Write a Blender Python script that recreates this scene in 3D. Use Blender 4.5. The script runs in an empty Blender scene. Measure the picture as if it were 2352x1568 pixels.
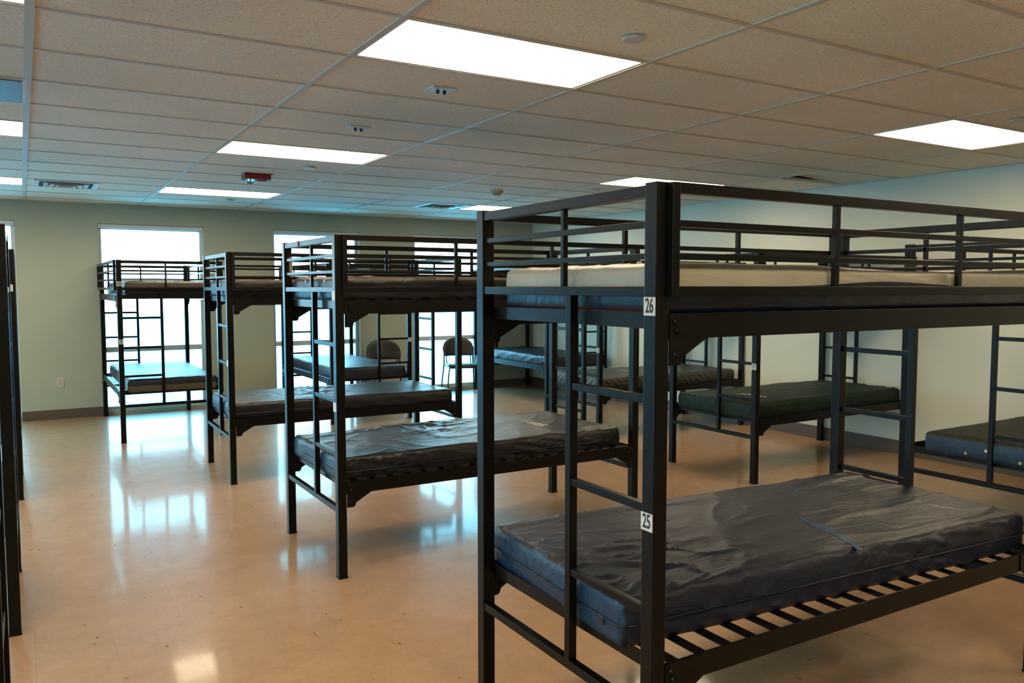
import bpy, bmesh, math, random
from mathutils import Vector, Matrix, noise
random.seed(7)
SC = bpy.context.scene
COL = SC.collection

# ------------------------------------------------------------------ camera, light, exposure
HC = 1.6312
YAW, PITCH, ROLL, FPX = 0.542352, 0.06612, -0.000271, 1867.7
def make_camera():
    cy, sy, cp, sp = math.cos(YAW), math.sin(YAW), math.cos(PITCH), math.sin(PITCH)
    f = Vector((sy*cp, cy*cp, -sp)); r = Vector((cy, -sy, 0)); u = r.cross(f)
    c, s = math.cos(ROLL), math.sin(ROLL)
    r2 = c*r + s*u; u2 = -s*r + c*u
    cd = bpy.data.cameras.new('camera'); cam = bpy.data.objects.new('camera', cd); COL.objects.link(cam)
    m = Matrix((r2, u2, -f)).transposed().to_4x4(); m.translation = Vector((0, 0, HC))
    cam.matrix_world = m
    cd.sensor_width = 36.0; cd.lens = 36.0*FPX/2352.0; cd.clip_start = 0.05; cd.clip_end = 300
    SC.camera = cam
make_camera()
vs = SC.view_settings
vs.view_transform = 'Standard'; vs.look = 'None'; vs.exposure = 0.0; vs.gamma = 1.0; vs.use_curve_mapping = False
SC.cycles.use_denoising = True
SC.cycles.diffuse_bounces = 5; SC.cycles.glossy_bounces = 4
SC.cycles.sample_clamp_indirect = 6.0
LAMP = (1.0, 0.80, 0.53); LAMP_POWER = 17.0
SKY = (0.20, 0.70, 1.0); SKY_POWER = 14.0
w = bpy.data.worlds.new('daylight'); SC.world = w; w.use_nodes = True
bg = w.node_tree.nodes['Background']; bg.inputs['Strength'].default_value = SKY_POWER
_tc = w.node_tree.nodes.new('ShaderNodeTexCoord'); _sx = w.node_tree.nodes.new('ShaderNodeSeparateXYZ'); _rp = w.node_tree.nodes.new('ShaderNodeValToRGB')
w.node_tree.links.new(_tc.outputs['Generated'], _sx.inputs[0]); w.node_tree.links.new(_sx.outputs['Z'], _rp.inputs[0]); w.node_tree.links.new(_rp.outputs[0], bg.inputs['Color'])
_e = _rp.color_ramp.elements; _e[0].position = 0.0; _e[0].color = (.56, .84, 1.0, 1); _e[1].position = 1.0; _e[1].color = (.08, .50, .95, 1)
_m = _rp.color_ramp.elements.new(.30); _m.color = (.24, .72, 1.0, 1)

# room numbers
XR, XL, YB, YF, ZC = 7.34, -5.6, 11.52, -3.3, 2.692
GX0, GY0, GX, GY = 0.0736, 3.013, 1.2505, 0.6252
L, W, H, P = 2.1475, 1.0435, 1.9227, 0.05
WIN = [(-3.48, -2.21), (-1.31, -0.04), (0.85, 2.12), (3.035, 4.305), (5.19, 6.55)]
WZ0, WZ1 = 0.055, 2.44
WINL = [(-1.6, -.33), (1.0, 2.27), (3.6, 4.87), (6.2, 7.47), (8.8, 10.07)]     # the same windows down the left wall
for a, b in WIN:       # daylight portals just outside each window
    ld = bpy.data.lights.new('window_portal', 'AREA'); ld.shape = 'RECTANGLE'; ld.size = b-a; ld.size_y = WZ1-WZ0
    ld.cycles.is_portal = True
    lo = bpy.data.objects.new('window_portal', ld); COL.objects.link(lo)
    lo.location = ((a+b)/2, YB+0.22, (WZ0+WZ1)/2); lo.rotation_euler = (math.radians(-90), 0, 0)

for a, b in WINL:
    ld = bpy.data.lights.new('window_portal', 'AREA'); ld.shape = 'RECTANGLE'; ld.size = b-a; ld.size_y = WZ1-WZ0
    ld.cycles.is_portal = True
    lo = bpy.data.objects.new('window_portal', ld); COL.objects.link(lo)
    lo.location = (XL-0.22, (a+b)/2, (WZ0+WZ1)/2); lo.rotation_euler = (math.radians(-90), 0, math.radians(90))

# ------------------------------------------------------------------ helpers
def tag(o, label=None, cat=None, group=None, kind=None):
    if label: o['label'] = label
    if cat: o['category'] = cat
    if group: o['group'] = group
    if kind: o['kind'] = kind
    return o
def empty(name, loc=(0, 0, 0), rz=0.0, parent=None):
    o = bpy.data.objects.new(name, None); COL.objects.link(o); o.empty_display_size = .1
    o.location = loc; o.rotation_euler = (0, 0, rz)
    if parent: o.parent = parent
    return o
def link(name, bm, mats, parent=None, smooth=False):
    me = bpy.data.meshes.new(name); bm.normal_update(); bm.to_mesh(me); bm.free()
    for m in (mats if isinstance(mats, (list, tuple)) else [mats]): me.materials.append(m)
    if smooth:
        for p in me.polygons: p.use_smooth = True
    o = bpy.data.objects.new(name, me); COL.objects.link(o)
    if parent: o.parent = parent
    return o
def box(bm, x0, x1, y0, y1, z0, z1, bev=0.0, mi=0):
    vs_ = [bm.verts.new((x, y, z)) for x in (x0, x1) for y in (y0, y1) for z in (z0, z1)]
    idx = [(0, 1, 3, 2), (4, 6, 7, 5), (0, 4, 5, 1), (2, 3, 7, 6), (0, 2, 6, 4), (1, 5, 7, 3)]
    fs = [bm.faces.new([vs_[i] for i in q]) for q in idx]
    for f in fs: f.material_index = mi
    if bev > 0:
        es = list({e for f in fs for e in f.edges})
        bmesh.ops.bevel(bm, geom=es, offset=bev, segments=2, profile=.6, affect='EDGES', clamp_overlap=True)
def boxes(lst, bev=0.0):
    bm = bmesh.new()
    for b in lst: box(bm, *b, bev=bev)
    return bm
def prism(bm, pts, y0, y1):      # polygon in XZ, extruded in Y
    a = [bm.verts.new((x, y0, z)) for x, z in pts]; b = [bm.verts.new((x, y1, z)) for x, z in pts]
    n = len(pts)
    bm.faces.new(a); bm.faces.new(b[::-1])
    for i in range(n): bm.faces.new((a[i], b[i], b[(i+1) % n], a[(i+1) % n]))
    bmesh.ops.recalc_face_normals(bm, faces=bm.faces)
def tube(bm, pts, r, n=8, closed=False):
    pts = [Vector(p) for p in pts]; rings = []
    m = len(pts)
    for i, p in enumerate(pts):
        if closed: d = pts[(i+1) % m]-pts[i-1]
        else: d = pts[min(i+1, m-1)]-pts[max(i-1, 0)]
        d.normalize()
        up = Vector((0, 0, 1)) if abs(d.z) < .9 else Vector((0, 1, 0))
        a = d.cross(up).normalized(); b = d.cross(a)
        rings.append([bm.verts.new(p+r*(math.cos(t)*a+math.sin(t)*b)) for t in [2*math.pi*k/n for k in range(n)]])
    for i in range(m if closed else m-1):
        A, B = rings[i], rings[(i+1) % m]
        for k in range(n): bm.faces.new((A[k], A[(k+1) % n], B[(k+1) % n], B[k]))
    if not closed:
        bm.faces.new(rings[0][::-1]); bm.faces.new(rings[-1])
    bmesh.ops.recalc_face_normals(bm, faces=bm.faces)
def lathe(bm, prof, n=24, cx=0, cy=0):
    rings = []
    for r, z in prof:
        rings.append([bm.verts.new((cx+r*math.cos(2*math.pi*k/n), cy+r*math.sin(2*math.pi*k/n), z)) for k in range(n)])
    for A, B in zip(rings, rings[1:]):
        for k in range(n): bm.faces.new((A[k], A[(k+1) % n], B[(k+1) % n], B[k]))
    bm.faces.new(rings[0][::-1]); bm.faces.new(rings[-1])
    bmesh.ops.recalc_face_normals(bm, faces=bm.faces)
def copy_tree(o, parent=None):
    c = o.copy(); COL.objects.link(c)
    if parent: c.parent = parent
    for ch in list(o.children): copy_tree(ch, c)
    return c
def text_bm(s, size, sx=0.62, depth=0.0006):
    cu = bpy.data.curves.new('t', 'FONT'); cu.body = s; cu.size = size; cu.align_x = 'CENTER'; cu.align_y = 'CENTER'; cu.extrude = depth; cu.offset = size*.012
    to = bpy.data.objects.new('t', cu); COL.objects.link(to)
    dg = bpy.context.evaluated_depsgraph_get(); dg.update()
    me = bpy.data.meshes.new_from_object(to.evaluated_get(dg))
    bm = bmesh.new(); bm.from_mesh(me)
    for v in bm.verts: v.co.x *= sx
    bpy.data.objects.remove(to); bpy.data.curves.remove(cu); bpy.data.meshes.remove(me)
    return bm

# ------------------------------------------------------------------ materials
def mat(name, color, rough=.5, spec=.5, metal=0.0, coat=0.0, coat_r=.1):
    m = bpy.data.materials.new(name); m.use_nodes = True
    b = m.node_tree.nodes['Principled BSDF']
    b.inputs['Base Color'].default_value = (*color, 1); b.inputs['Roughness'].default_value = rough
    b.inputs['Specular IOR Level'].default_value = spec; b.inputs['Metallic'].default_value = metal
    b.inputs['Coat Weight'].default_value = coat; b.inputs['Coat Roughness'].default_value = coat_r
    return m
def nd(m, t, **kw):
    n = m.node_tree.nodes.new(t)
    for k, v in kw.items(): setattr(n, k, v)
    return n
def lk(m, a, b): m.node_tree.links.new(a, b)
def coords(m, scale=(1, 1, 1), rot=(0, 0, 0)):
    tc = nd(m, 'ShaderNodeTexCoord'); mp = nd(m, 'ShaderNodeMapping')
    mp.inputs['Scale'].default_value = scale; mp.inputs['Rotation'].default_value = rot
    lk(m, tc.outputs['Object'], mp.inputs['Vector']); return mp.outputs['Vector']
def tex_noise(m, vec, scale, detail=3, rough=.5, dist=0):
    n = nd(m, 'ShaderNodeTexNoise'); n.inputs['Scale'].default_value = scale; n.inputs['Detail'].default_value = detail
    n.inputs['Roughness'].default_value = rough; n.inputs['Distortion'].default_value = dist
    lk(m, vec, n.inputs['Vector']); return n.outputs['Fac']
def ramp(m, fac, stops):
    r = nd(m, 'ShaderNodeValToRGB'); e = r.color_ramp.elements
    while len(e) < len(stops): e.new(.5)
    for el, (p, c) in zip(e, stops):
        el.position = p; el.color = (*c, 1) if len(c) == 3 else c
    lk(m, fac, r.inputs['Fac']); return r.outputs['Color']
def mul(m, a, b, fac=1.0, mode='MULTIPLY'):
    n = nd(m, 'ShaderNodeMix', data_type='RGBA', blend_type=mode); n.inputs[0].default_value = fac
    lk(m, a, n.inputs[6]); lk(m, b, n.inputs[7]); return n.outputs[2]
def bump(m, h, strength, dist=.01, prev=None):
    n = nd(m, 'ShaderNodeBump'); n.inputs['Strength'].default_value = strength; n.inputs['Distance'].default_value = dist
    lk(m, h, n.inputs['Height'])
    if prev: lk(m, prev, n.inputs['Normal'])
    return n.outputs['Normal']
def bsdf(m): return m.node_tree.nodes['Principled BSDF']

def steel_mat():
    m = mat('dark_painted_steel', (.004, .004, .0035), .32, .22)
    v = coords(m)
    n = tex_noise(m, v, 260, 2)
    lk(m, bump(m, n, .12, .001), bsdf(m).inputs['Normal'])
    n2 = tex_noise(m, v, 6, 4)
    lk(m, ramp(m, n2, [(.3, (.0035, .0035, .003)), (.75, (.006, .0057, .0045))]), bsdf(m).inputs['Base Color'])
    return m
STEEL = steel_mat()
def fabric(name, c1, c2, rough=.5, spec=.5, wr=.35, quilt=False):
    m = mat(name, c1, rough, spec)
    v = coords(m)
    n = tex_noise(m, v, 3.2, 4, .6)
    lk(m, ramp(m, n, [(.35, c1), (.7, c2)]), bsdf(m).inputs['Base Color'])
    v2 = coords(m, (1.6, 7, 5), (0, 0, .15))
    f = tex_noise(m, v2, 2.4, 5, .62, .8)
    b1 = bump(m, f, wr, .03)
    v3 = coords(m)
    g = tex_noise(m, v3, 420, 2)
    b2 = bump(m, g, .15, .001, b1)
    if quilt:
        wv = nd(m, 'ShaderNodeTexWave'); wv.bands_direction = 'DIAGONAL'; wv.inputs['Scale'].default_value = 7; wv.inputs['Distortion'].default_value = 1.5
        lk(m, coords(m), wv.inputs['Vector']); b2 = bump(m, wv.outputs['Fac'], .35, .012, b2)
    lk(m, b2, bsdf(m).inputs['Normal'])
    return m
NAVY = fabric('navy_cover_fabric', (.009, .014, .030), (.013, .016, .030), .44, .5, .3)
CHAR = fabric('charcoal_cover_fabric', (.007, .008, .012), (.011, .011, .013), .40, .5, .3)
BLUE_LIT = fabric('blue_lit_end_cover', (.004, .024, .058), (.005, .030, .070), .42, .5, .25)  # mattress ends: blue daylight painted into the cover colour
NAVYV = fabric('navy_vinyl', (.003, .008, .022), (.004, .011, .026), .3, .5, .15)
CREAM = fabric('cream_vinyl', (.34, .315, .24), (.41, .385, .30), .38, .5, .15)
TANV = fabric('tan_vinyl', (.10, .075, .05), (.14, .105, .07), .4, .5, .25)
GREEN = fabric('dark_green_cover', (.005, .016, .008), (.009, .021, .010), .55, .25, .45)
OLIVE = fabric('olive_cover', (.033, .034, .018), (.045, .044, .026), .55, .4, .4, quilt=True)
GREYQ = fabric('grey_quilted_cover', (.038, .037, .030), (.055, .050, .040), .38, .5, .45, quilt=True)
TEAR = mat('torn_blue_lining', (.015, .06, .13), .5)
PRINT = mat('white_print', (.75, .68, .6), .5)
PLATE = mat('white_sticker', (.72, .68, .60), .45)
INK = mat('black_ink', (.012, .011, .01), .5)
BOLT = mat('worn_steel_bolt', (.12, .10, .07), .35, .5, .8)
TAPE = mat('tan_tape', (.42, .30, .19), .6)
GROM = mat('brass_grommet', (.45, .36, .06), .4, .5, .3)
BLACKP = mat('black_plastic', (.02, .018, .015), .42)
BROWNV = mat('dark_chair_vinyl', (.013, .011, .008), .42)
TUBE = mat('black_tube', (.012, .012, .013), .3)
RED = mat('red_plastic', (.22, .008, .010), .45)
WHITEP = mat('white_plastic', (.62, .60, .55), .5)
WHITEM = mat('white_enamel', (.68, .66, .62), .4)
DARK = mat('dark_void', (.01, .009, .008), .8)
CLEAR = mat('clear_lens', (.5, .5, .5), .12, .3)
bsdf(CLEAR).inputs['Transmission Weight'].default_value = .8
ALU = mat('brushed_metal', (.36, .38, .40), .5, .3, .5)
_v = coords(ALU, (1, 60, 1)); lk(ALU, ramp(ALU, tex_noise(ALU, _v, 4, 3), [(.3, (.14, .15, .16)), (.7, (.26, .27, .28))]), bsdf(ALU).inputs['Base Color'])
FRAME = mat('window_frame_paint', (.62, .66, .66), .4)

def floor_mat():
    m = mat('waxed_vinyl_tile', (.4, .3, .2),   .3, .12, coat=.34, coat_r=.12)
    v = coords(m)
    n = tex_noise(m, v, 5.5, 6, .65)
    base = ramp(m, n, [(.28, (.385, .236, .134)), (.5, (.425, .262, .150)), (.72, (.465, .292, .170))])
    n2 = tex_noise(m, coords(m, (1, 1, 1), (0, 0, .6)), 34, 5, .7)
    base = mul(m, base, ramp(m, n2, [(.3, (.86, .84, .82)), (.6, (1, 1, 1))]), .75)
    # tile to tile tone and thin seams
    br = nd(m, 'ShaderNodeTexBrick'); br.offset = 0; br.inputs['Scale'].default_value = 1.0
    br.inputs['Brick Width'].default_value = .3127; br.inputs['Row Height'].default_value = .3127
    br.inputs['Mortar Size'].default_value = .0011; br.inputs['Mortar Smooth'].default_value = .3
    br.inputs['Color1'].default_value = (1, 1, 1, 1); br.inputs['Color2'].default_value = (.945, .94, .93, 1); br.inputs['Mortar'].default_value = (.80, .77, .72, 1)
    lk(m, coords(m), br.inputs['Vector'])
    base = mul(m, base, br.outputs['Color'])
    # small dark scuffs and specks
    vo = nd(m, 'ShaderNodeTexVoronoi'); vo.inputs['Scale'].default_value = 9; vo.inputs['Randomness'].default_value = 1
    lk(m, coords(m, (1, .55, 1), (0, 0, .9)), vo.inputs['Vector'])
    base = mul(m, base, ramp(m, vo.outputs['Distance'], [(.0, (.35, .27, .20)), (.05, (.55, .48, .4)), (.085, (1, 1, 1))]))
    vo2 = nd(m, 'ShaderNodeTexVoronoi'); vo2.inputs['Scale'].default_value = 4
    lk(m, coords(m, (1, .25, 1), (0, 0, -.5)), vo2.inputs['Vector'])
    base = mul(m, base, ramp(m, vo2.outputs['Distance'], [(.0, (.45, .38, .3)), (.03, (.6, .52, .45)), (.048, (1, 1, 1))]), .8)
    # worn broad patches
    n3 = tex_noise(m, coords(m), 1.3, 4, .6)
    base = mul(m, base, ramp(m, n3, [(.35, (.92, .90, .87)), (.65, (1.0, 1.0, 1.0))]), .6)
    lk(m, base, bsdf(m).inputs['Base Color'])
    # gently wavy wax surface, each tile lying a hair differently
    wv = tex_noise(m, coords(m), 3.0, 2, .5)
    b1 = bump(m, wv, .045, .02)
    sc = tex_noise(m, coords(m, (1, 14, 1), (0, 0, .2)), 7, 3, .6)
    b2 = bump(m, sc, .010, .01, b1)
    b3 = bump(m, br.outputs['Fac'], .15, .001, b2)
    lk(m, b3, bsdf(m).inputs['Normal']); lk(m, b3, bsdf(m).inputs['Coat Normal'])
    lk(m, ramp(m, tex_noise(m, coords(m), 9, 4, .6), [(.3, (.32,)*3), (.75, (.42,)*3)]), bsdf(m).inputs['Roughness'])
    lk(m, ramp(m, tex_noise(m, coords(m), 2.1, 4, .6), [(.3, (.07,)*3), (.75, (.11,)*3)]), bsdf(m).inputs['Coat Roughness'])
    return m
FLOOR = floor_mat()
def tile_mat():
    m = mat('fissured_ceiling_tile', (.6, .55, .48), .85, .2)
    v = coords(m)
    vo = nd(m, 'ShaderNodeTexVoronoi'); vo.inputs['Scale'].default_value = 60; lk(m, coords(m, (1, .6, 1), (0, 0, .5)), vo.inputs['Vector'])
    n = tex_noise(m, v, 75, 3, .6)
    a = ramp(m, n, [(.34, (.60, .54, .46)), (.44, (1, 1, 1))])
    b = ramp(m, vo.outputs['Distance'], [(.0, (.45, .38, .30)), (.16, (.62, .55, .46)), (.26, (1, 1, 1))])
    c = ramp(m, tex_noise(m, v, 1.7, 3), [(.3, (.86, .78, .62)), (.7, (.93, .85, .69))])
    o = mul(m, mul(m, c, a, .55), b, .5)
    lk(m, o, bsdf(m).inputs['Base Color']); lk(m, bump(m, n, .3, .004), bsdf(m).inputs['Normal'])
    return m
TILE = tile_mat()
TEE = mat('painted_ceiling_tee', (.60, .54, .44), .55, .3)
def wall_mat(name, c):
    m = mat(name, c, .55, .35)
    n = tex_noise(m, coords(m), 1.2, 3); d = [tuple(x*k for x in c) for k in (.95, 1.03)]
    lk(m, ramp(m, n, [(.3, d[0]), (.7, d[1])]), bsdf(m).inputs['Base Color'])
    lk(m, bump(m, tex_noise(m, coords(m), 190, 2), .12, .002), bsdf(m).inputs['Normal'])
    return m
WALL = wall_mat('sage_wall_paint', (.40, .42, .32))
WALLR = wall_mat('cream_wall_paint', (.68, .68, .55))
BASEB = mat('brown_vinyl_base', (.10, .072, .052), .45)
def glass_mat():
    m = bpy.data.materials.new('window_glass'); m.use_nodes = True; nt = m.node_tree; nt.nodes.clear()
    out = nt.nodes.new('ShaderNodeOutputMaterial'); mx = nt.nodes.new('ShaderNodeMixShader'); fr = nt.nodes.new('ShaderNodeFresnel')
    tr = nt.nodes.new('ShaderNodeBsdfTransparent'); gl = nt.nodes.new('ShaderNodeBsdfGlossy')
    tr.inputs['Color'].default_value = (.93, .98, .97, 1); gl.inputs['Roughness'].default_value = .02; fr.inputs['IOR'].default_value = 1.3
    nt.links.new(fr.outputs[0], mx.inputs[0]); nt.links.new(tr.outputs[0], mx.inputs[1]); nt.links.new(gl.outputs[0], mx.inputs[2]); nt.links.new(mx.outputs[0], out.inputs['Surface'])
    return m
GLASS = glass_mat()
def emit_mat(name, c, s):
    m = mat(name, (.8, .8, .8), .5); b = bsdf(m)
    b.inputs['Emission Color'].default_value = (*c, 1); b.inputs['Emission Strength'].default_value = s
    return m
DIFF = emit_mat('lit_diffuser', LAMP, LAMP_POWER)
GROUND = mat('cyan_bounce_ground', (.48, .72, .78), .8)  # ground colour tinted cyan so its bounce turns ceiling and wall tops teal

# ------------------------------------------------------------------ the room
S = lambda o: tag(o, kind='structure')
S(link('floor', boxes([(XL-.2, XR+.2, YF-.2, YB+.2, -.15, 0)]), FLOOR))
wl = []
xs = [XL-.2] + [v for ab in WIN for v in ab] + [XR+.2]
for i in range(0, len(xs), 2): wl.append((xs[i], xs[i+1], YB, YB+.2, 0, ZC+.1))
for a, b in WIN: wl += [(a, b, YB, YB+.2, 0, WZ0), (a, b, YB, YB+.2, WZ1, ZC+.1)]
S(link('wall_back', boxes(wl), WALL))
S(link('wall_right', boxes([(XR, XR+.2, YF-.2, YB, 0, ZC+.1)]), WALLR))
ys = [YF-.2] + [v for ab in WINL for v in ab] + [YB]
wl = [(XL-.2, XL, ys[i], ys[i+1], 0, ZC+.1) for i in range(0, len(ys), 2)]
for a, b in WINL: wl += [(XL-.2, XL, a, b, 0, WZ0), (XL-.2, XL, a, b, WZ1, ZC+.1)]
S(link('wall_left', boxes(wl), WALL))
S(link('wall_front', boxes([(XL, XR, YF-.2, YF, 0, ZC+.1)]), WALL))
bb = [(XR-.008, XR, YF, YB, 0, .135)]
S(link('baseboard_right', boxes(bb, .003), BASEB))
bb = []
for i in range(0, len(xs), 2): bb.append((max(xs[i], XL), min(xs[i+1], XR-.008), YB-.008, YB, 0, .12))
S(link('baseboard_back', boxes(bb, .003), BASEB))
for n, (a, b) in enumerate(WIN):
    y0, y1, t = YB+.075, YB+.135, .045
    fr = boxes([(a, b, y0, y1, WZ1-t-.02, WZ1), (a, b, y0, y1, WZ0, WZ0+t), (a, a+t, y0, y1, WZ0+t, WZ1-t-.02), (b-t, b, y0, y1, WZ0+t, WZ1-t-.02),
                (a+t, b-t, y0+.005, y1, .80, .868)], .004)
    wo = S(link('window_%d' % (n+1), fr, FRAME))
    link('window_pane', boxes([(a+t, b-t, y0+.03, y0+.036, WZ0+t, .80)]), GLASS, wo)
    link('window_pane', boxes([(a+t, b-t, y0+.03, y0+.036, .868, WZ1-t-.02)]), GLASS, wo)
    link('shade_casing', boxes([(a+.003, b-.003, YB+.02, YB+.07, WZ1-.055, WZ1-.003)], .006), FRAME, wo)
for n, (a, b) in enumerate(WINL):
    x1, x0, t = XL-.075, XL-.135, .045
    fr = boxes([(x0, x1, a, b, WZ1-t-.02, WZ1), (x0, x1, a, b, WZ0, WZ0+t), (x0, x1, a, a+t, WZ0+t, WZ1-t-.02), (x0, x1, b-t, b, WZ0+t, WZ1-t-.02), (x0, x1-.005, a+t, b-t, .80, .868)], .004)
    wo = S(link('window_%d' % (n+6), fr, FRAME))
    link('window_pane', boxes([(x0+.03, x0+.036, a+t, b-t, WZ0+t, .80)]), GLASS, wo)
    link('window_pane', boxes([(x0+.03, x0+.036, a+t, b-t, .868, WZ1-t-.02)]), GLASS, wo)
S(link('outdoor_ground', boxes([(-60, 60, -40, 80, -.6, -.5)]), GROUND))  # outdoor ground plane, coloured to bounce cyan light indoors

# ceiling: tiles on a grid; one tile sits lifted
PX = [XL] + [GX0+k*GX for k in range(-4, 6)] + [XR]
PY = [YF] + [GY0+j*GY for j in range(-10, 14)] + [YB]
LIGHTS = [(-1, 0), (-1, 5), (-1, 10), (1, 0), (1, 5), (1, 10), (4, 0), (4, 5), (4, 10), (1, -5), (-1, -5), (4, -5), (-4, 0), (-4, 5), (-4, -5), (-4, 10)]
VENTS = [(0, 10, 0.0), (3, 10, .5)]
PANEL = (-1, 3)
bm = bmesh.new()
bmd = bmesh.new()
for i in range(len(PX)-1):
    for j in range(len(PY)-1):
        x0, x1, y0, y1 = PX[i], PX[i+1], PY[j], PY[j+1]
        ci, cj = i-5, j-11
        if x1-x0 < .02 or y1-y0 < .02: continue
        if (ci, cj) in LIGHTS or (ci, cj) == PANEL: continue
        z = [ZC]*4
        if (ci, cj) == (5, 3): z = [ZC+.060, ZC+.003, ZC+.0, ZC+.003]
        cs = [(x0, y1, z[0]), (x1, y1, z[1]), (x1, y0, z[2]), (x0, y0, z[3])]
        vb = [bm.verts.new(c) for c in cs]; vt = [bm.verts.new((c[0], c[1], c[2]+.016)) for c in cs]
        bm.faces.new(vb); bm.faces.new(vt[::-1])
        for k in range(4): bm.faces.new((vb[k], vt[k], vt[(k+1) % 4], vb[(k+1) % 4]))
bmesh.ops.recalc_face_normals(bm, faces=bm.faces)
S(link('ceiling', bm, TILE))
S(link('sky_block_slab', boxes([(XL-.2, XR+.2, YF-.2, YB+.2, ZC+.1, ZC+.2)]), DARK))  # dark slab added over the tiles to keep sky light out
tl = []
for x in PX[1:-1]:
    wide = abs(x-GX0) < .01
    tl.append((x-(.027 if wide else .0125), x+(.009 if wide else .0125), YF, YB, ZC-.006, ZC+.02))
for y in PY[1:-1]: tl.append((XL, XR, y-.0125, y+.0125, ZC-.0045, ZC+.02))
tl += [(XR-.02, XR, YF, YB, ZC-.006, ZC+.02), (XL, XR, YB-.02, YB, ZC-.0062, ZC+.02)]
S(link('trim_1', boxes(tl), TEE))

# ------------------------------------------------------------------ ceiling lights and fittings
def cell(ci, cj): return GX0+ci*GX, GY0+cj*GY
LBL = {(1, 0): 'bright rectangular ceiling light panel above the aisle, largest and nearest',
 (1, 5): 'lit ceiling panel second in the row over the aisle, just before the red fire alarm',
 (1, 10): 'lit ceiling panel third in the row over the aisle, closest to the wall with windows',
 (-1, 0): 'lit ceiling panel cut by the top left corner of the photo',
 (-1, 5): 'lit ceiling panel at the left edge, just beyond the grey metal ceiling panel',
 (-1, 10): 'lit ceiling panel at the left edge, farthest back beside the vent',
 (4, 0): 'lit ceiling panel at the right edge of the photo, near the right wall',
 (4, 5): 'lit ceiling panel seen just over the top corner rail of bunk 26',
 (4, 10): 'lit ceiling panel far back beside a vent, partly behind the top rail of bunk 26'}
def ceiling_light(ci, cj):
    x, y = cell(ci, cj)
    t = empty('ceiling_light', (x+GX/2, y+GY/2, ZC))
    a, b = GX/2-.0125, GY/2-.0125
    link('light_frame', boxes([(-a, a, -b, -b+.016, -.002, .05), (-a, a, b-.016, b, -.002, .05), (-a, -a+.016, -b+.016, b-.016, -.002, .05), (a-.016, a, -b+.016, b-.016, -.002, .05)]), WHITEM, t)
    link('light_diffuser', boxes([(-a+.016, a-.016, -b+.016, b-.016, .004, .012)]), DIFF, t)
    off = 'ceiling light panel outside the frame, '+{(1, -5): 'over the aisle behind the camera', (-1, -5): 'left of and behind the camera', (4, -5): 'right of and behind the camera',
          (-4, 0): 'far left, level with the camera row', (-4, 5): 'far left, mid room', (-4, -5): 'far left, behind the camera', (-4, 10): 'far left, nearest the window wall'}.get((ci, cj), '')
    tag(t, LBL.get((ci, cj), off), 'ceiling light', 'rectangular ceiling light panels')
for c in LIGHTS: ceiling_light(*c)

def vent(x, y, lab):
    t = tag(empty('ceiling_vent', (x, y, ZC)), lab, 'vent', 'square ceiling vents')
    h = .29
    link('vent_frame', boxes([(-h, h, -h, -h+.05, -.012, .0), (-h, h, h-.05, h, -.012, 0), (-h, -h+.05, -h+.05, h-.05, -.012, 0), (h-.05, h, -h+.05, h-.05, -.012, 0)], .003), WHITEM, t)
    link('vent_throat', boxes([(-h+.05, h-.05, -h+.05, h-.05, -.0015, .0)]), DARK, t)
    for k, (o_, z_) in enumerate([(.20, -.018), (.14, -.024), (.08, -.03)]):
        bm = bmesh.new()
        pr = [(o_, z_), (o_-.035, -.003)]
        rings = [[bm.verts.new((sx*r, sy*r, z)) for sx, sy in ((-1, -1), (1, -1), (1, 1), (-1, 1))] for r, z in ((o_, z_), (o_-.038, -.003), (o_-.041, -.003), (o_-.003, z_-.002))]
        for a in range(4):
            A, B = rings[a], rings[(a+1) % 4]
            for q in range(4): bm.faces.new((A[q], A[(q+1) % 4], B[(q+1) % 4], B[q]))
        bmesh.ops.recalc_face_normals(bm, faces=bm.faces)
        link('vent_louver', bm, WHITEM, t)
x, y = cell(0, 10); vent(x+.36, y+GY/2, 'white stepped ceiling vent at the left, near the wall with windows')
x, y = cell(3, 10); vent(x+.88, y+GY/2, 'white stepped ceiling vent beside the farthest right light panel')

def disc(ci, cj, lab):
    x, y = GX0+ci*GX, GY0+cj*GY
    bm = bmesh.new(); lathe(bm, [(.052, 0), (.052, -.004), (.045, -.012), (.0, -.014)] if False else [(.03, 0), (.03, -.008), (.052, -.008), (.052, -.013), (.046, -.016)], 28)
    o = link('sprinkler_cover', bm, WHITEP, smooth=False); o.location = (x, y, ZC)
    tag(o, lab, 'sprinkler cover', 'round sprinkler covers')
disc(1.75, -.42, 'round white sprinkler cover above the nearest light panel, largest of the ceiling discs')
disc(1.71, 6.57, 'round white sprinkler cover to the right of the red fire alarm')
disc(1.70, 11.54, 'small round sprinkler cover beyond the third aisle light panel')
disc(4.22, 6.57, 'small round sprinkler cover just left of the top corner of bunk 26')
disc(4.28, -.32, 'round sprinkler cover at the right edge of the photo above the right light panel')

def plate_sensor(ci, cj, lab, m2):
    x, y = GX0+ci*GX, GY0+cj*GY
    t = tag(empty('ceiling_sensor', (x, y, ZC)), lab, 'ceiling sensor', 'rectangular ceiling sensor plates')
    link('sensor_plate', boxes([(-.07, .07, -.06, .06, -.007, 0)], .003), WHITEP, t)
    for dx in (-.018, .022):
        bm = bmesh.new(); lathe(bm, [(.009, -.007), (.010, -.02), (.006, -.028)], 12, dx, 0); link('sensor_bulb', bm, m2, t)
plate_sensor(1.51, 1.57, 'white ceiling plate with two dark bulbs, just beyond the nearest light panel', BLACKP)
plate_sensor(1.5, 3.52, 'small ceiling plate with two dark bulbs, just before the second aisle light', BLACKP)

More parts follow.
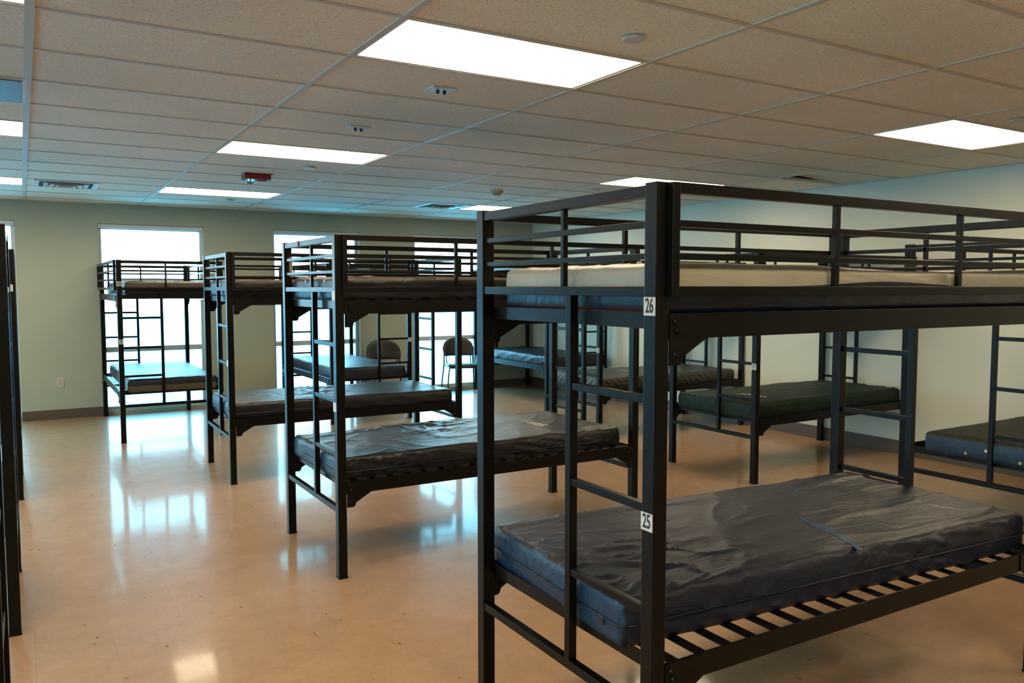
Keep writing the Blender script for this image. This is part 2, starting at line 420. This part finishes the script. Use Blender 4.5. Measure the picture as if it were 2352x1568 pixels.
x, y = GX0+1.48*GX, GY0+7.72*GY
t = tag(empty('fire_alarm', (x, y, ZC)), 'red fire alarm strobe and horn on the ceiling before the third aisle light', 'fire alarm')
link('alarm_housing', boxes([(-.12, .12, -.075, .075, -.055, -.008), (-.125, .14, -.08, .08, -.008, 0)], .004), RED, t)
bm = bmesh.new(); lathe(bm, [(.045, -.055), (.045, -.07), (.036, -.088), (.018, -.098)], 20, -.06, -.02); link('strobe_lens', bm, CLEAR, t, True)
bm = bmesh.new(); lathe(bm, [(.042, -.055), (.042, -.060), (.034, -.066)], 20, .055, -.01); link('horn_grille', bm, RED, t)
x, y = GX0+3.53*GX, GY0+7.62*GY
t = tag(empty('smoke_detector', (x, y, ZC)), 'cream round smoke detector on the ceiling above the far bunks', 'smoke detector')
bm = bmesh.new(); lathe(bm, [(.075, 0), (.075, -.018), (.066, -.03), (.05, -.042)], 28); link('detector_base', bm, mat('aged_cream_plastic', (.52, .42, .27), .5), t)
bm = bmesh.new(); lathe(bm, [(.040, -.042), (.040, -.050)], 24); link('sensing_slot', bm, BLACKP, t)
bm = bmesh.new(); lathe(bm, [(.046, -.050), (.044, -.060), (.030, -.066)], 24); link('detector_cap', bm, WHITEP, t)
x, y = cell(-1, 3)
t = tag(empty('return_air_panel', (x+GX/2, y+GY/2, ZC)), 'shiny grey metal air panel in the ceiling at the left edge of the photo', 'air panel')
a, b = GX/2-.0125, GY/2-.0125
link('metal_face', boxes([(-a+.02, a-.02, -b+.02, b-.02, -.012, -.001)], .003), ALU, t)
link('panel_rim', boxes([(-a, a, -b, -b+.02, -.006, 0), (-a, a, b-.02, b, -.006, 0), (-a, -a+.02, -b+.02, b-.02, -.006, 0), (a-.02, a, -b+.02, b-.02, -.006, 0)]), WHITEM, t)
t = tag(empty('wall_outlet', (.382, YB, .462)), 'cream electrical outlet low on the wall left of the first full window', 'outlet')
link('cover_plate', boxes([(-.036, .036, -.006, 0, -.058, .058)], .002), mat('almond_plastic', (.55, .50, .42), .5), t)
for dz in (-.022, .022):
    r = link('receptacle', boxes([(-.017, .017, -.0085, -.006, dz-.014, dz+.014)], .002), mat('almond_receptacle', (.42, .38, .32), .5), t)
    link('outlet_slots', boxes([(-.009, -.006, -.0092, -.0085, dz-.004, dz+.006), (.006, .009, -.0092, -.0085, dz-.004, dz+.006)]), BLACKP, r)

# ------------------------------------------------------------------ bunk beds
_b = bmesh.new(); lathe(_b, [(.0105, 0), (.0105, .004), (.007, .009)], 10)
_o = link('bolt', _b, STEEL); BOLT_ME = _o.data; bpy.data.objects.remove(_o)
def make_bunk(sides):
    root = empty('bunk_bed')
    B = .003
    for x in (0, L-P):
        for y in (0, W-P):
            bm = boxes([(x, x+P, y, y+P, .003, H)], B)
            box(bm, x-.002, x+P+.002, y-.002, y+P+.002, 0, .012, .002)
            link('post', bm, STEEL, root)
    for e, side in enumerate(sides):
        # one end, written for x near 0 and ladder at low y, then flipped into place
        def T(b):
            x0, x1, y0, y1, z0, z1 = b
            if side: y0, y1 = W-y1, W-y0
            if e: x0, x1 = L-x1, L-x0
            return (x0, x1, y0, y1, z0, z1)
        f = boxes([T(b) for b in [(.004, .044, P, W-P, 1.884, 1.917), (.010, .030, P, W-P, 1.799, 1.818), (.010, .030, P, W-P, 1.711, 1.728),
                                  (.004, .034, P, W-P, 1.606, 1.635), (.012, .030, .469, .487, 1.635, 1.884)]], .002)
        link('end_rails', f, STEEL, root)
        ld = link('ladder', boxes([T(b) for b in [(.003, .033, .414, .443, .398, 1.606), (.003, .033, P, W-P, .372, .402)]], .002), STEEL, root)
        for z in (1.302, .989, .689):
            link('rung', boxes([T((.006, .030, P, .414, z, z+.024))], .003), STEEL, ld)
    for y0, y1 in ((-.026, -.001), (W+.001, W+.026)):
        g = boxes([(.038, .064, y0, y1, 1.606, 1.921), (L-.064, L-.038, y0, y1, 1.606, 1.921), (.064, L-.064, y0, y1, 1.890, 1.921), (.064, L-.064, y0, y1, 1.606, 1.635),
                   (.064, L-.064, y0+.004, y1-.002, 1.799, 1.818), (.064, L-.064, y0+.004, y1-.002, 1.709, 1.727),
                   (.725, .744, y0+.003, y1-.003, 1.635, 1.890), (1.405, 1.424, y0+.003, y1-.003, 1.635, 1.890)], .002)
        link('side_guard', g, STEEL, root)
    for zt, dr in ((1.558, .006), (.548, .028)):
        d = []
        for s in (0, 1):
            f = (lambda a, b: (a, b)) if not s else (lambda a, b: (W-b, W-a))
            d += [(P, L-P, *f(.003, .009), zt-.072, zt), (P, L-P, *f(.009, .030), zt-dr-.008, zt-dr-.004)]
        d += [(P+.0005, P+.0045, .046, W-.046, zt-.046, zt), (L-P-.0045, L-P-.0005, .046, W-.046, zt-.046, zt), (.020, P, .05, .30, zt-.046, zt-.041)]
        d = d[:-1]
        fr = link('deck_frame', boxes(d, .001), STEEL, root)
        sl = []
        for k in range(18):
            x = .130+k*.1112
            sl.append((x-.021, x+.021, .022, W-.022, zt-dr-.004, zt-dr))
        link('slats', boxes(sl, .001), STEEL, fr)
        for s in (0, 1):
            for e in (0, 1):
                pts = [(.052, zt-.002), (.20, zt-.002), (.20, zt-.068), (.104, zt-.122), (.100, zt-.138), (.090, zt-.146), (.052, zt-.146)]
                if e: pts = [(L-x, z) for x, z in pts]
                bm = bmesh.new(); y0, y1 = (-.002, .003) if not s else (W-.003, W+.002)
                prism(bm, pts, y0, y1)
                g = link('gusset_plate', bm, STEEL, fr)
                yy = y0 if not s else y1; sg = -1 if not s else 1
                for bx, bz in ((.072, .022), (.080, .048), (.072, .115)):
                    bo = bpy.data.objects.new('bolt', BOLT_ME); COL.objects.link(bo); bo.parent = fr
                    bo.location = (L-bx if e else bx, yy, zt-bz); bo.rotation_euler = (math.pi/2*(1 if sg < 0 else -1), 0, 0)
    return root

BEDS = {}
def place(bed, key, x, y, rz, lab, rot=False):
    if rot: bed.location = (x+W, y, 0); bed.rotation_euler = (0, 0, math.pi/2)
    else: bed.location = (x, y, 0); bed.rotation_euler = (0, 0, rz)
    tag(bed, lab, 'bunk bed', 'black steel bunk beds')
    BEDS[key] = (bed, Matrix.Translation(bed.location) @ Matrix.Rotation(bed.rotation_euler.z, 4, 'Z'))
proto = make_bunk((0, 1))
place(proto, 1, 1.501, 1.722, -.006, 'nearest and largest black steel bunk bed, numbered 26 above and 25 below')
spec = [(2, 1.471, 4.314, 0, 'black steel bunk bed second in the aisle row, directly behind bunk 26', 0),
 (3, 1.435, 6.889, -.010, 'black steel bunk bed third in the aisle row, just before the bunk numbered 10', 0),
 (5, 3.12, 9.34, 0, 'black steel bunk bed standing end on by the middle window, one chair beside it', 1),
 (6, 6.20, 9.35, 0, 'black steel bunk bed standing end on in the far right corner of the room', 1),
 (7, 5.165, 6.80, 0, 'black steel bunk bed numbered 15, by the right wall with grey quilted lower mattress', 0),
 (8, 5.156, 4.665, 0, 'black steel bunk bed numbered 17, by the right wall with dark green lower mattress', 0),
 (9, 5.175, 2.35, 0, 'black steel bunk bed by the right wall, cut by the right edge of the photo', 0),
 (10, -2.212, 1.70, 0, 'nearest black bunk bed at the left edge, only a lower corner post showing', 0),
 (11, -2.200, 4.388, 0, 'black bunk bed at the left edge, second in line from the camera', 0),
 (12, -2.183, 7.227, 0, 'black bunk bed at the left edge, farthest back before the window wall', 0)]
for k, x, y, rz, lab, rot in spec: place(copy_tree(proto), k, x, y, rz, lab, bool(rot))
b4 = make_bunk((1, 1))
place(b4, 4, .85, 9.352, 0, 'black steel bunk bed numbered 10 and 9, end on before the first full window', True)

# number plates (parts of the beds)
def number_plate(key, txt, x, y, z, face, w=.050, h=.052, size=.058):
    bed = BEDS[key][0]
    # face '-x': plate on the outer end face of a post; local axes: read left to right along -y ; '+': rotated
    bm = bmesh.new(); box(bm, -w/2, w/2, -h/2, h/2, 0, .0008, .0)
    o = link('number_plate', bm, PLATE, bed)
    if face == '-x': M = Matrix(((0, 0, -1), (-1, 0, 0), (0, 1, 0)))
    else: M = Matrix(((1, 0, 0), (0, 0, -1), (0, 1, 0)))
    o.matrix_local = Matrix.Translation((x, y, z)) @ M.to_4x4()
    if txt:
        tb = text_bm(txt, size, .60)
        for v in tb.verts: v.co.z += .0012
        n = link('plate_number', tb, INK, o)
    tag(o, ('white sticker with black number '+txt) if txt else 'plain white sticker')
number_plate(1, '26', -.0003, .0245, 1.579, '-x', .049)
number_plate(1, '25', -.0003, .027, .967, '-x', .050)
number_plate(2, '', -.0003, .029, 1.587, '-x', .05)
number_plate(2, '', -.0003, .034, .969, '-x', .05)
number_plate(3, '', -.0003, .030, 1.010, '-x', .05)
number_plate(4, '10', -.0003, W-.024, 1.672, '-x', .050)
number_plate(4, '9', -.0003, W-.027, 1.068, '-x', .042)
number_plate(5, '', -.0003, .025, .985, '-x', .046)
number_plate(7, '15', -.0003, .025, .975, '-x', .050)
number_plate(8, '17', -.0003, .025, .980, '-x', .050)
number_plate(12, '', L-.025, -.0003, 1.63, '-y', .018)
o = link('tape_strip', boxes([(P-.018, P+.003, W-P-.003, W-P, 1.70, 1.83)], .001), TAPE, BEDS[2][0]); tag(o, 'strip of tan tape on the post')
o = link('tape_tag', boxes([(-.002, .004, .68, .70, 1.882, 1.919)], .001), TAPE, BEDS[2][0]); tag(o, 'small tan tape tag on the top rail')
o = link('tape_tag', boxes([(L-.052, L-.006, -.0275, -.0262, 1.782, 1.808)], .0005), PLATE, BEDS[2][0]); tag(o, 'small white tape tag')

# ------------------------------------------------------------------ mattresses
def top_wr(x, y, seed, amp):
    u = x*1.1+y*.55; v = y*4.2-x*.7
    wx = x+.10*noise.noise(Vector((x*2, y*2, seed+3))); wy = y+.10*noise.noise(Vector((x*2, y*2, seed+7)))
    u = wx*.9+wy*.6; v = wy*4.0-wx*.9
    a = noise.noise(Vector((u*1.5, v*.9, seed)))
    b = noise.noise(Vector((x*3.1-y*1.2+seed, y*3.4+x*.8, seed*1.7)))
    r = max(0, 1-abs(a)*5)**2; r2 = max(0, 1-abs(b)*6)**2
    big = noise.noise(Vector((x*1.7, y*1.9, seed+5)))
    mk = max(0, noise.noise(Vector((x*1.4, y*1.4, seed+11)))+.12)
    c_ = noise.noise(Vector((wx*5.5-wy*4, wy*11+wx*3, seed+13)))
    r3 = max(0, 1-abs(c_)*4)**2
    return amp*(.62*r+.5*r2*(.3+abs(a))+.9*big+1.5*mk*r3)
def mattress(key, dx, dy, deck, lab, mats, mode='plain', ln=2.02, wd=.90, th=.145, rz=0.0, amp=.006, seed=1.0, res=(96, 42, 8), r=.026,
             sag=0.0, side=1.0, group=None):
    """lies on the deck of bed `key`; dx, dy = its corner in the bed's own axes"""
    bed, M = BEDS[key]
    nx, ny, nz = res
    hx, hy, hz = ln/2, wd/2, th/2
    bm = bmesh.new(); cache = {}
    def V(i, j, k):
        key_ = (i, j, k)
        if key_ in cache: return cache[key_]
        def e(t, n, h):
            a = -1+2*t/n
            return a*h
        p = Vector((e(i, nx, hx), e(j, ny, hy), e(k, nz, hz)))
        q = Vector((max(-hx+r, min(hx-r, p.x)), max(-hy+r, min(hy-r, p.y)), max(-hz+r, min(hz-r, p.z))))
        d = p-q
        if d.length > 1e-6: d.normalize(); p2 = q+d*r
        else: d = Vector((0, 0, 1)); p2 = p
        if p.z > hz-1e-5 or (d.z > .5):
            p2 = p2+Vector((0, 0, 1))*top_wr(p.x, p.y, seed, amp)*max(0, d.z)
            p2.z -= sag*math.exp(-((p.x-.25)**2)/.25)*max(0, d.z)
        if d.z < .75 and d.z > -.9:
            t_ = p.x if abs(d.y) > abs(d.x) else p.y
            n1 = noise.noise(Vector((t_*5+p.z*22, p.z*6, seed+9))); fo = n1*.4+max(0, 1-abs(n1)*5)**2*.7+noise.noise(Vector((t_*16-p.z*20, p.z*6, seed+2)))*.35
            fl = Vector((d.x*.25, d.y, 0))
            p2 = p2+fl*(amp*1.1*side*fo)
        if mode == 'twotone' and key == 1: p2.z += max(0, 1-abs(k-nz//2)/4.5)*(.006+.018*math.exp(-((p.x+.02)/.33)**2))
        if abs(d.z) < .8:
            zz = p.z/hz
            p2 = p2+Vector((d.x, d.y, 0))*(.006*(1-zz*zz))
        v = bm.verts.new(p2); cache[key_] = v
        return v
    def mi(c, n, k):
        if mode == 'plain': return 0
        if mode == 'twotone': return 0 if k >= nz//2 else 1
        if mode == 'toptan': return 1 if n.z > .55 else (2 if abs(n.x) > .6 else 0)
        if mode == 'topend': return 1 if n.z < .6 and abs(n.x) > .6 else 0
        return 0
    FK = []
    for k in (0, nz):
        for i in range(nx):
            for j in range(ny):
                q = [V(i, j, k), V(i+1, j, k), V(i+1, j+1, k), V(i, j+1, k)]
                FK.append((bm.faces.new(q if k else q[::-1]), k))
    for j in (0, ny):
        for i in range(nx):
            for k in range(nz):
                q = [V(i, j, k), V(i+1, j, k), V(i+1, j, k+1), V(i, j, k+1)]
                FK.append((bm.faces.new(q if not j else q[::-1]), k))
    for i in (0, nx):
        for j in range(ny):
            for k in range(nz):
                q = [V(i, j, k), V(i, j+1, k), V(i, j+1, k+1), V(i, j, k+1)]
                FK.append((bm.faces.new(q[::-1] if not i else q), k))
    bm.normal_update()
    for f, k in FK: f.material_index = mi(None, f.normal, k)
    o = link('mattress', bm, mats, None, True)
    zt = (1.558-.006) if deck else (.548-.028)
    # local centre
    c, s = math.cos(rz), math.sin(rz)
    cx = dx + c*hx - s*hy; cy = dy + s*hx + c*hy
    o.matrix_world = M @ Matrix.Translation((cx, cy, zt+hz)) @ Matrix.Rotation(rz, 4, 'Z')
    tag(o, lab, 'mattress', group or ('mattresses on the upper bunks' if deck else 'mattresses on the lower bunks'))
    o['_'] = 0; del o['_']
    def surf(x, y): return hz + top_wr(x, y, seed, amp) - sag*math.exp(-((x-.25)**2)/.25)
    return o, hx, hy, hz, surf
def piping(res_, mt, zf=0.0, name='piping', r=.0035, rr=.006):
    o, hx, hy, hz, surf = res_
    pts = []; c = .03; ex = .0095
    for (sx, sy, a0) in ((1, 1, 0), (-1, 1, 90), (-1, -1, 180), (1, -1, 270)):
        for k in range(5):
            a = math.radians(a0+k*22.5)
            pts.append((sx*(hx-c)+(c+ex)*math.cos(a), sy*(hy-c)+(c+ex)*math.sin(a), zf))
    bm = bmesh.new(); tube(bm, pts, r, 6, True)
    return link(name, bm, mt, o, True)
def decal(res_, quads, mt, name, lift=.0018):
    o, hx, hy, hz, surf = res_
    bm = bmesh.new()
    for (x0, y0, x1, y1, wd) in quads:
        d = Vector((x1-x0, y1-y0)); n = max(2, int(d.length/.008)); d.normalize(); nn = Vector((-d.y, d.x))
        prev = None
        for k in range(n+1):
            t_ = k/n; px, py = x0+(x1-x0)*t_, y0+(y1-y0)*t_
            row = []
            for s_ in (-.5, .5):
                qx, qy = px+nn.x*wd*s_, py+nn.y*wd*s_
                row.append((bm.verts.new((qx, qy, surf(qx, qy)+lift)), bm.verts.new((qx, qy, surf(qx, qy)+lift-.004))))
            if prev:
                bm.faces.new((prev[0][0], row[0][0], row[1][0], prev[1][0]))
                bm.faces.new((prev[0][0], prev[0][1], row[0][1], row[0][0])); bm.faces.new((prev[1][0], row[1][0], row[1][1], prev[1][1]))
            prev = row
    bmesh.ops.recalc_face_normals(bm, faces=bm.faces)
    return link(name, bm, mt, o)
def scribble(x, y, seed, h=.30):
    rnd = random.Random(seed); q = [(x, y+h/2, x, y-h/2, .008)]
    t_ = y+h/2-.03
    while t_ > y-h/2+.02:
        a = rnd.uniform(.012, .022)
        q.append((x+.025+rnd.uniform(-.004, .004), t_, x+.050+rnd.uniform(-.006, .006), t_-rnd.uniform(-.01, .016), .005))
        if rnd.random() < .5: q.append((x+.03, t_, x+.035, t_-a, .004))
        t_ -= a+rnd.uniform(0, .01)
    return q

# bunk 25/26
m = mattress(1, .036, .178, 0, 'rumpled dark navy mattress on lower bunk 25, with a blue tear across its top', [NAVY, BLUE_LIT], 'topend', rz=-.053, amp=.011, seed=3.3, res=(230, 100, 14), ln=2.07, wd=.90, th=.160, r=.022, side=1.2)
piping(m, NAVYV, -.004, 'seam_piping', .004)
q = []
pts = [(1.235, .52), (1.195, .42), (1.165, .33), (1.135, .24), (1.10, .16), (1.06, .10)]
_o = m[0]; Minv = _o.matrix_world.inverted() @ BEDS[1][1]
pl = [(Minv @ Vector((x, y, .675))) for x, y in pts]
for a, b, wd in zip(pl, pl[1:], (.022, .044, .05, .040, .022)): q.append((a.x, a.y, b.x, b.y, wd))
tag(decal(m, q, TEAR, 'torn_strip', .002), 'blue lining showing through the tear')
bm = bmesh.new(); box(bm, -.006, .0, -.012, .012, -.022, .006, .002)
z = link('zipper_pull', bm, BLACKP, m[0]); z.location = (-m[1]-.006, -m[2]+.10, -.006)
mattress(1, .055, .018, 1, 'mattress with cream top half and navy lower half on upper bunk 26', [CREAM, NAVYV], 'twotone', amp=.007, seed=8.1, res=(120, 50, 12), sag=.014, th=.150, side=.5, r=.024)
# second bunk
m = mattress(2, .045, .088, 0, 'charcoal mattress with faint white print, lower bunk of the second bed in the aisle row', [CHAR, BLUE_LIT], 'topend', rz=.006, amp=.010, seed=5.2, res=(160, 70, 12), side=1.3)
piping(m, NAVYV, -.01, 'seam_piping', .003)
tag(decal(m, scribble(.56, -.03, 4), PRINT, 'printed_mark'), 'faint white print')
m = mattress(2, .050, .060, 1, 'dark mattress with daylit blue end and tan top, upper bunk behind bunk 26', [CHAR, TANV, BLUE_LIT], 'toptan', amp=.006, seed=2.7, res=(120, 50, 10), th=.142)
piping(m, NAVYV, .0, 'seam_piping', .003)
for dy in (.31, .677):
    bm = bmesh.new(); lathe(bm, [(.010, 0), (.010, .003), (.005, .003)], 14)
    bm2 = link('vent_eyelet', bm, PLATE, m[0]); bm2.rotation_euler = (0, -math.pi/2, 0); bm2.location = (-m[1]-.006, dy-.060-m[2], .048)
# third bunk
m = mattress(3, .040, .040, 0, 'smooth charcoal mattress, lower bunk of the third bed in the aisle row', [CHAR, BLUE_LIT], 'topend', amp=.007, seed=9.4, side=1.3)
piping(m, NAVYV, -.01, 'seam_piping', .003)
mattress(3, .050, .060, 1, 'dark mattress with tan top, upper bunk of the third bed in the aisle row', [CHAR, TANV, BLUE_LIT], 'toptan', amp=.005, seed=4.4)
# bunk 9/10 (end on)
m = mattress(4, .02, .06, 0, 'slate mattress with a pale lower band on bunk 9 before the first full window', [NAVY, TANV], 'twotone', amp=.005, seed=6.1, ln=2.04)
mattress(4, .05, .06, 1, 'mattress with grey tan upper half and navy lower half on upper bunk 10', [TANV, NAVYV], 'twotone', amp=.005, seed=7.7)
m = mattress(5, .03, .07, 0, 'navy mattress on the lower bunk of the end on bed by the middle window', [NAVY, BLUE_LIT], 'plain', amp=.007, seed=1.9)
mattress(5, .05, .07, 1, 'dark mattress on the upper bunk of the end on bed by the middle window', [CHAR, BLUE_LIT], 'plain', amp=.004, seed=1.2)
m = mattress(6, .03, .07, 0, 'wrinkled navy mattress on the lower bunk in the far right corner', [NAVY, BLUE_LIT], 'plain', amp=.011, seed=11.9)
mattress(6, .05, .07, 1, 'dark mattress on the upper bunk in the far right corner', [CHAR, BLUE_LIT], 'plain', amp=.004, seed=2.2)
m = mattress(7, .04, .07, 0, 'grey quilted mattress on the lower bunk of the bed numbered 15', [GREYQ, BLUE_LIT], 'plain', amp=.007, seed=12.9)
piping(m, GREYQ, .0, 'seam_piping', .003)
tag(decal(m, scribble(-.28, .05, 9, .2), PRINT, 'printed_mark'), 'small white print')
mattress(7, .05, .07, 1, 'dark mattress on the upper bunk of the bed numbered 15', [CHAR, BLUE_LIT], 'plain', amp=.004, seed=3.2)
m = mattress(8, .03, .06, 0, 'dark green mattress with white print on the lower bunk of the bed numbered 17', [GREEN, GREEN], 'plain', amp=.008, seed=13.9, res=(130, 60, 10))
tag(decal(m, scribble(-.62, -.08, 14, .34), PRINT, 'printed_mark'), 'white print')
mattress(8, .05, .07, 1, 'dark mattress on the upper bunk of the bed numbered 17', [CHAR, BLUE_LIT], 'plain', amp=.004, seed=4.2)
m = mattress(9, .02, .07, 0, 'mattress with olive top and navy side, lower bunk at the right edge', [NAVYV, OLIVE, BLUE_LIT], 'toptan', amp=.006, seed=14.9, wd=.80)
for dy, dz, mt in ((.249, .582, GROM), (.585, .586, GROM), (.457, .622, PLATE)):
    bm = bmesh.new(); lathe(bm, [(.010, 0), (.010, .003), (.005, .003)], 14)
    g = link('vent_eyelet', bm, mt, m[0]); g.rotation_euler = (0, -math.pi/2, 0); g.location = (-m[1]-.006, dy-.07-m[2], dz-.542-m[3])
mattress(9, .05, .07, 1, 'dark mattress on the upper bunk at the right edge of the photo', [CHAR, BLUE_LIT], 'plain', amp=.004, seed=5.2)
for k, nm in ((10, 'nearest bed at the left edge'), (11, 'second bed at the left edge'), (12, 'farthest bed at the left edge')):
    mattress(k, .07, .07, 0, 'navy mattress on the lower bunk of the '+nm, [NAVY, BLUE_LIT], 'plain', amp=.005, seed=20+k)
    mattress(k, .07, .07, 1, 'navy mattress on the upper bunk of the '+nm, [NAVYV, BLUE_LIT], 'plain', amp=.005, seed=30+k)

# ------------------------------------------------------------------ chairs
def chair():
    t = empty('stacking_chair')
    bm = bmesh.new()                       # seat: rounded pad, faces -Y
    n = 40; rings = []
    for (z, s) in ((.425, .90), (.432, .985), (.450, 1.0), (.466, .985), (.474, .93), (.476, .6)):
        rg = []
        for k in range(n):
            a = 2*math.pi*k/n; ca, sa = math.cos(a), math.sin(a)
            e = .45
            x = .235*s*math.copysign(abs(ca)**e, ca); y = .225*s*math.copysign(abs(sa)**e, sa)
            rg.append(bm.verts.new((x, y-.01, z - (.012*max(0, -y/.225)**3))))
        rings.append(rg)
    for A, B in zip(rings, rings[1:]):
        for k in range(n): bm.faces.new((A[k], A[(k+1) % n], B[(k+1) % n], B[k]))
    bm.faces.new(rings[0][::-1]); bm.faces.new(rings[-1])
    link('seat', bm, BLACKP, t, True)
    bm = bmesh.new()                       # backrest: curved shell with a high round top
    nu, nv = 20, 14; G = {}
    def edge(u, v):
        a = u*2-1
        x = a*.245*(1-.07*(1-v)**2)
        zt_ = .70+.16*(max(0, 1-abs(a)**2.5))**.55
        zc = .575+(zt_-.575)*v
        y = .215+.05*v-.07*a*a
        return x, y, zc
    for s_ in (0, 1):
        for i in range(nu+1):
            for j in range(nv+1):
                x, y, z = edge(i/nu, j/nv)
                e_ = min(1, 5*min(i/nu, 1-i/nu, j/nv, 1-j/nv)+.25)
                G[s_, i, j] = bm.verts.new((x, y+(.016 if s_ else -.016)*e_**.5, z))
    for s_ in (0, 1):
        for i in range(nu):
            for j in range(nv):
                q = [G[s_, i, j], G[s_, i+1, j], G[s_, i+1, j+1], G[s_, i, j+1]]
                bm.faces.new(q if not s_ else q[::-1])
    bd = [(i, 0) for i in range(nu)]+[(nu, j) for j in range(nv)]+[(i, nv) for i in range(nu, 0, -1)]+[(0, j) for j in range(nv, 0, -1)]
    for a, b in zip(bd, bd[1:]+bd[:1]): bm.faces.new((G[0, a[0], a[1]], G[1, a[0], a[1]], G[1, b[0], b[1]], G[0, b[0], b[1]]))
    bmesh.ops.recalc_face_normals(bm, faces=bm.faces)
    link('backrest', bm, BROWNV, t, True)
    for s in (-1, 1):
        bm = bmesh.new()
        tube(bm, [(s*.225, .19, .66), (s*.228, .175, .56), (s*.23, .16, .47), (s*.25, .20, .22), (s*.262, .225, .03), (s*.262, .21, .011), (s*.262, .0, .011), (s*.258, -.20, .011), (s*.256, -.215, .03), (s*.24, -.19, .25), (s*.215, -.165, .42)], .011, 8)
        link('leg_frame', bm, TUBE, t, True)
        bm = bmesh.new(); tube(bm, [(s*.19, .185, .66), (s*.19, .165, .52), (s*.19, .15, .46)], .009, 8); link('back_support', bm, TUBE, t, True)
    bm = bmesh.new(); tube(bm, [(-.225, .14, .425), (.225, .14, .425)], .009, 8); tube(bm, [(-.21, -.15, .415), (.21, -.15, .415)], .009, 8)
    link('seat_bar', bm, TUBE, t, True)
    return t
c1 = chair(); c1.location = (5.75, 11.06, 0); c1.rotation_euler = (0, 0, -.25)
tag(c1, 'black stacking chair standing in front of the right hand window', 'chair', 'black chairs by the window wall')
c2 = copy_tree(c1); c2.location = (4.52, 11.02, 0); c2.rotation_euler = (0, 0, -.10); c2.scale = (1.08, 1, 1)
tag(c2, 'dark chair by the wall between two windows, partly behind a navy mattress', 'chair', 'black chairs by the window wall')
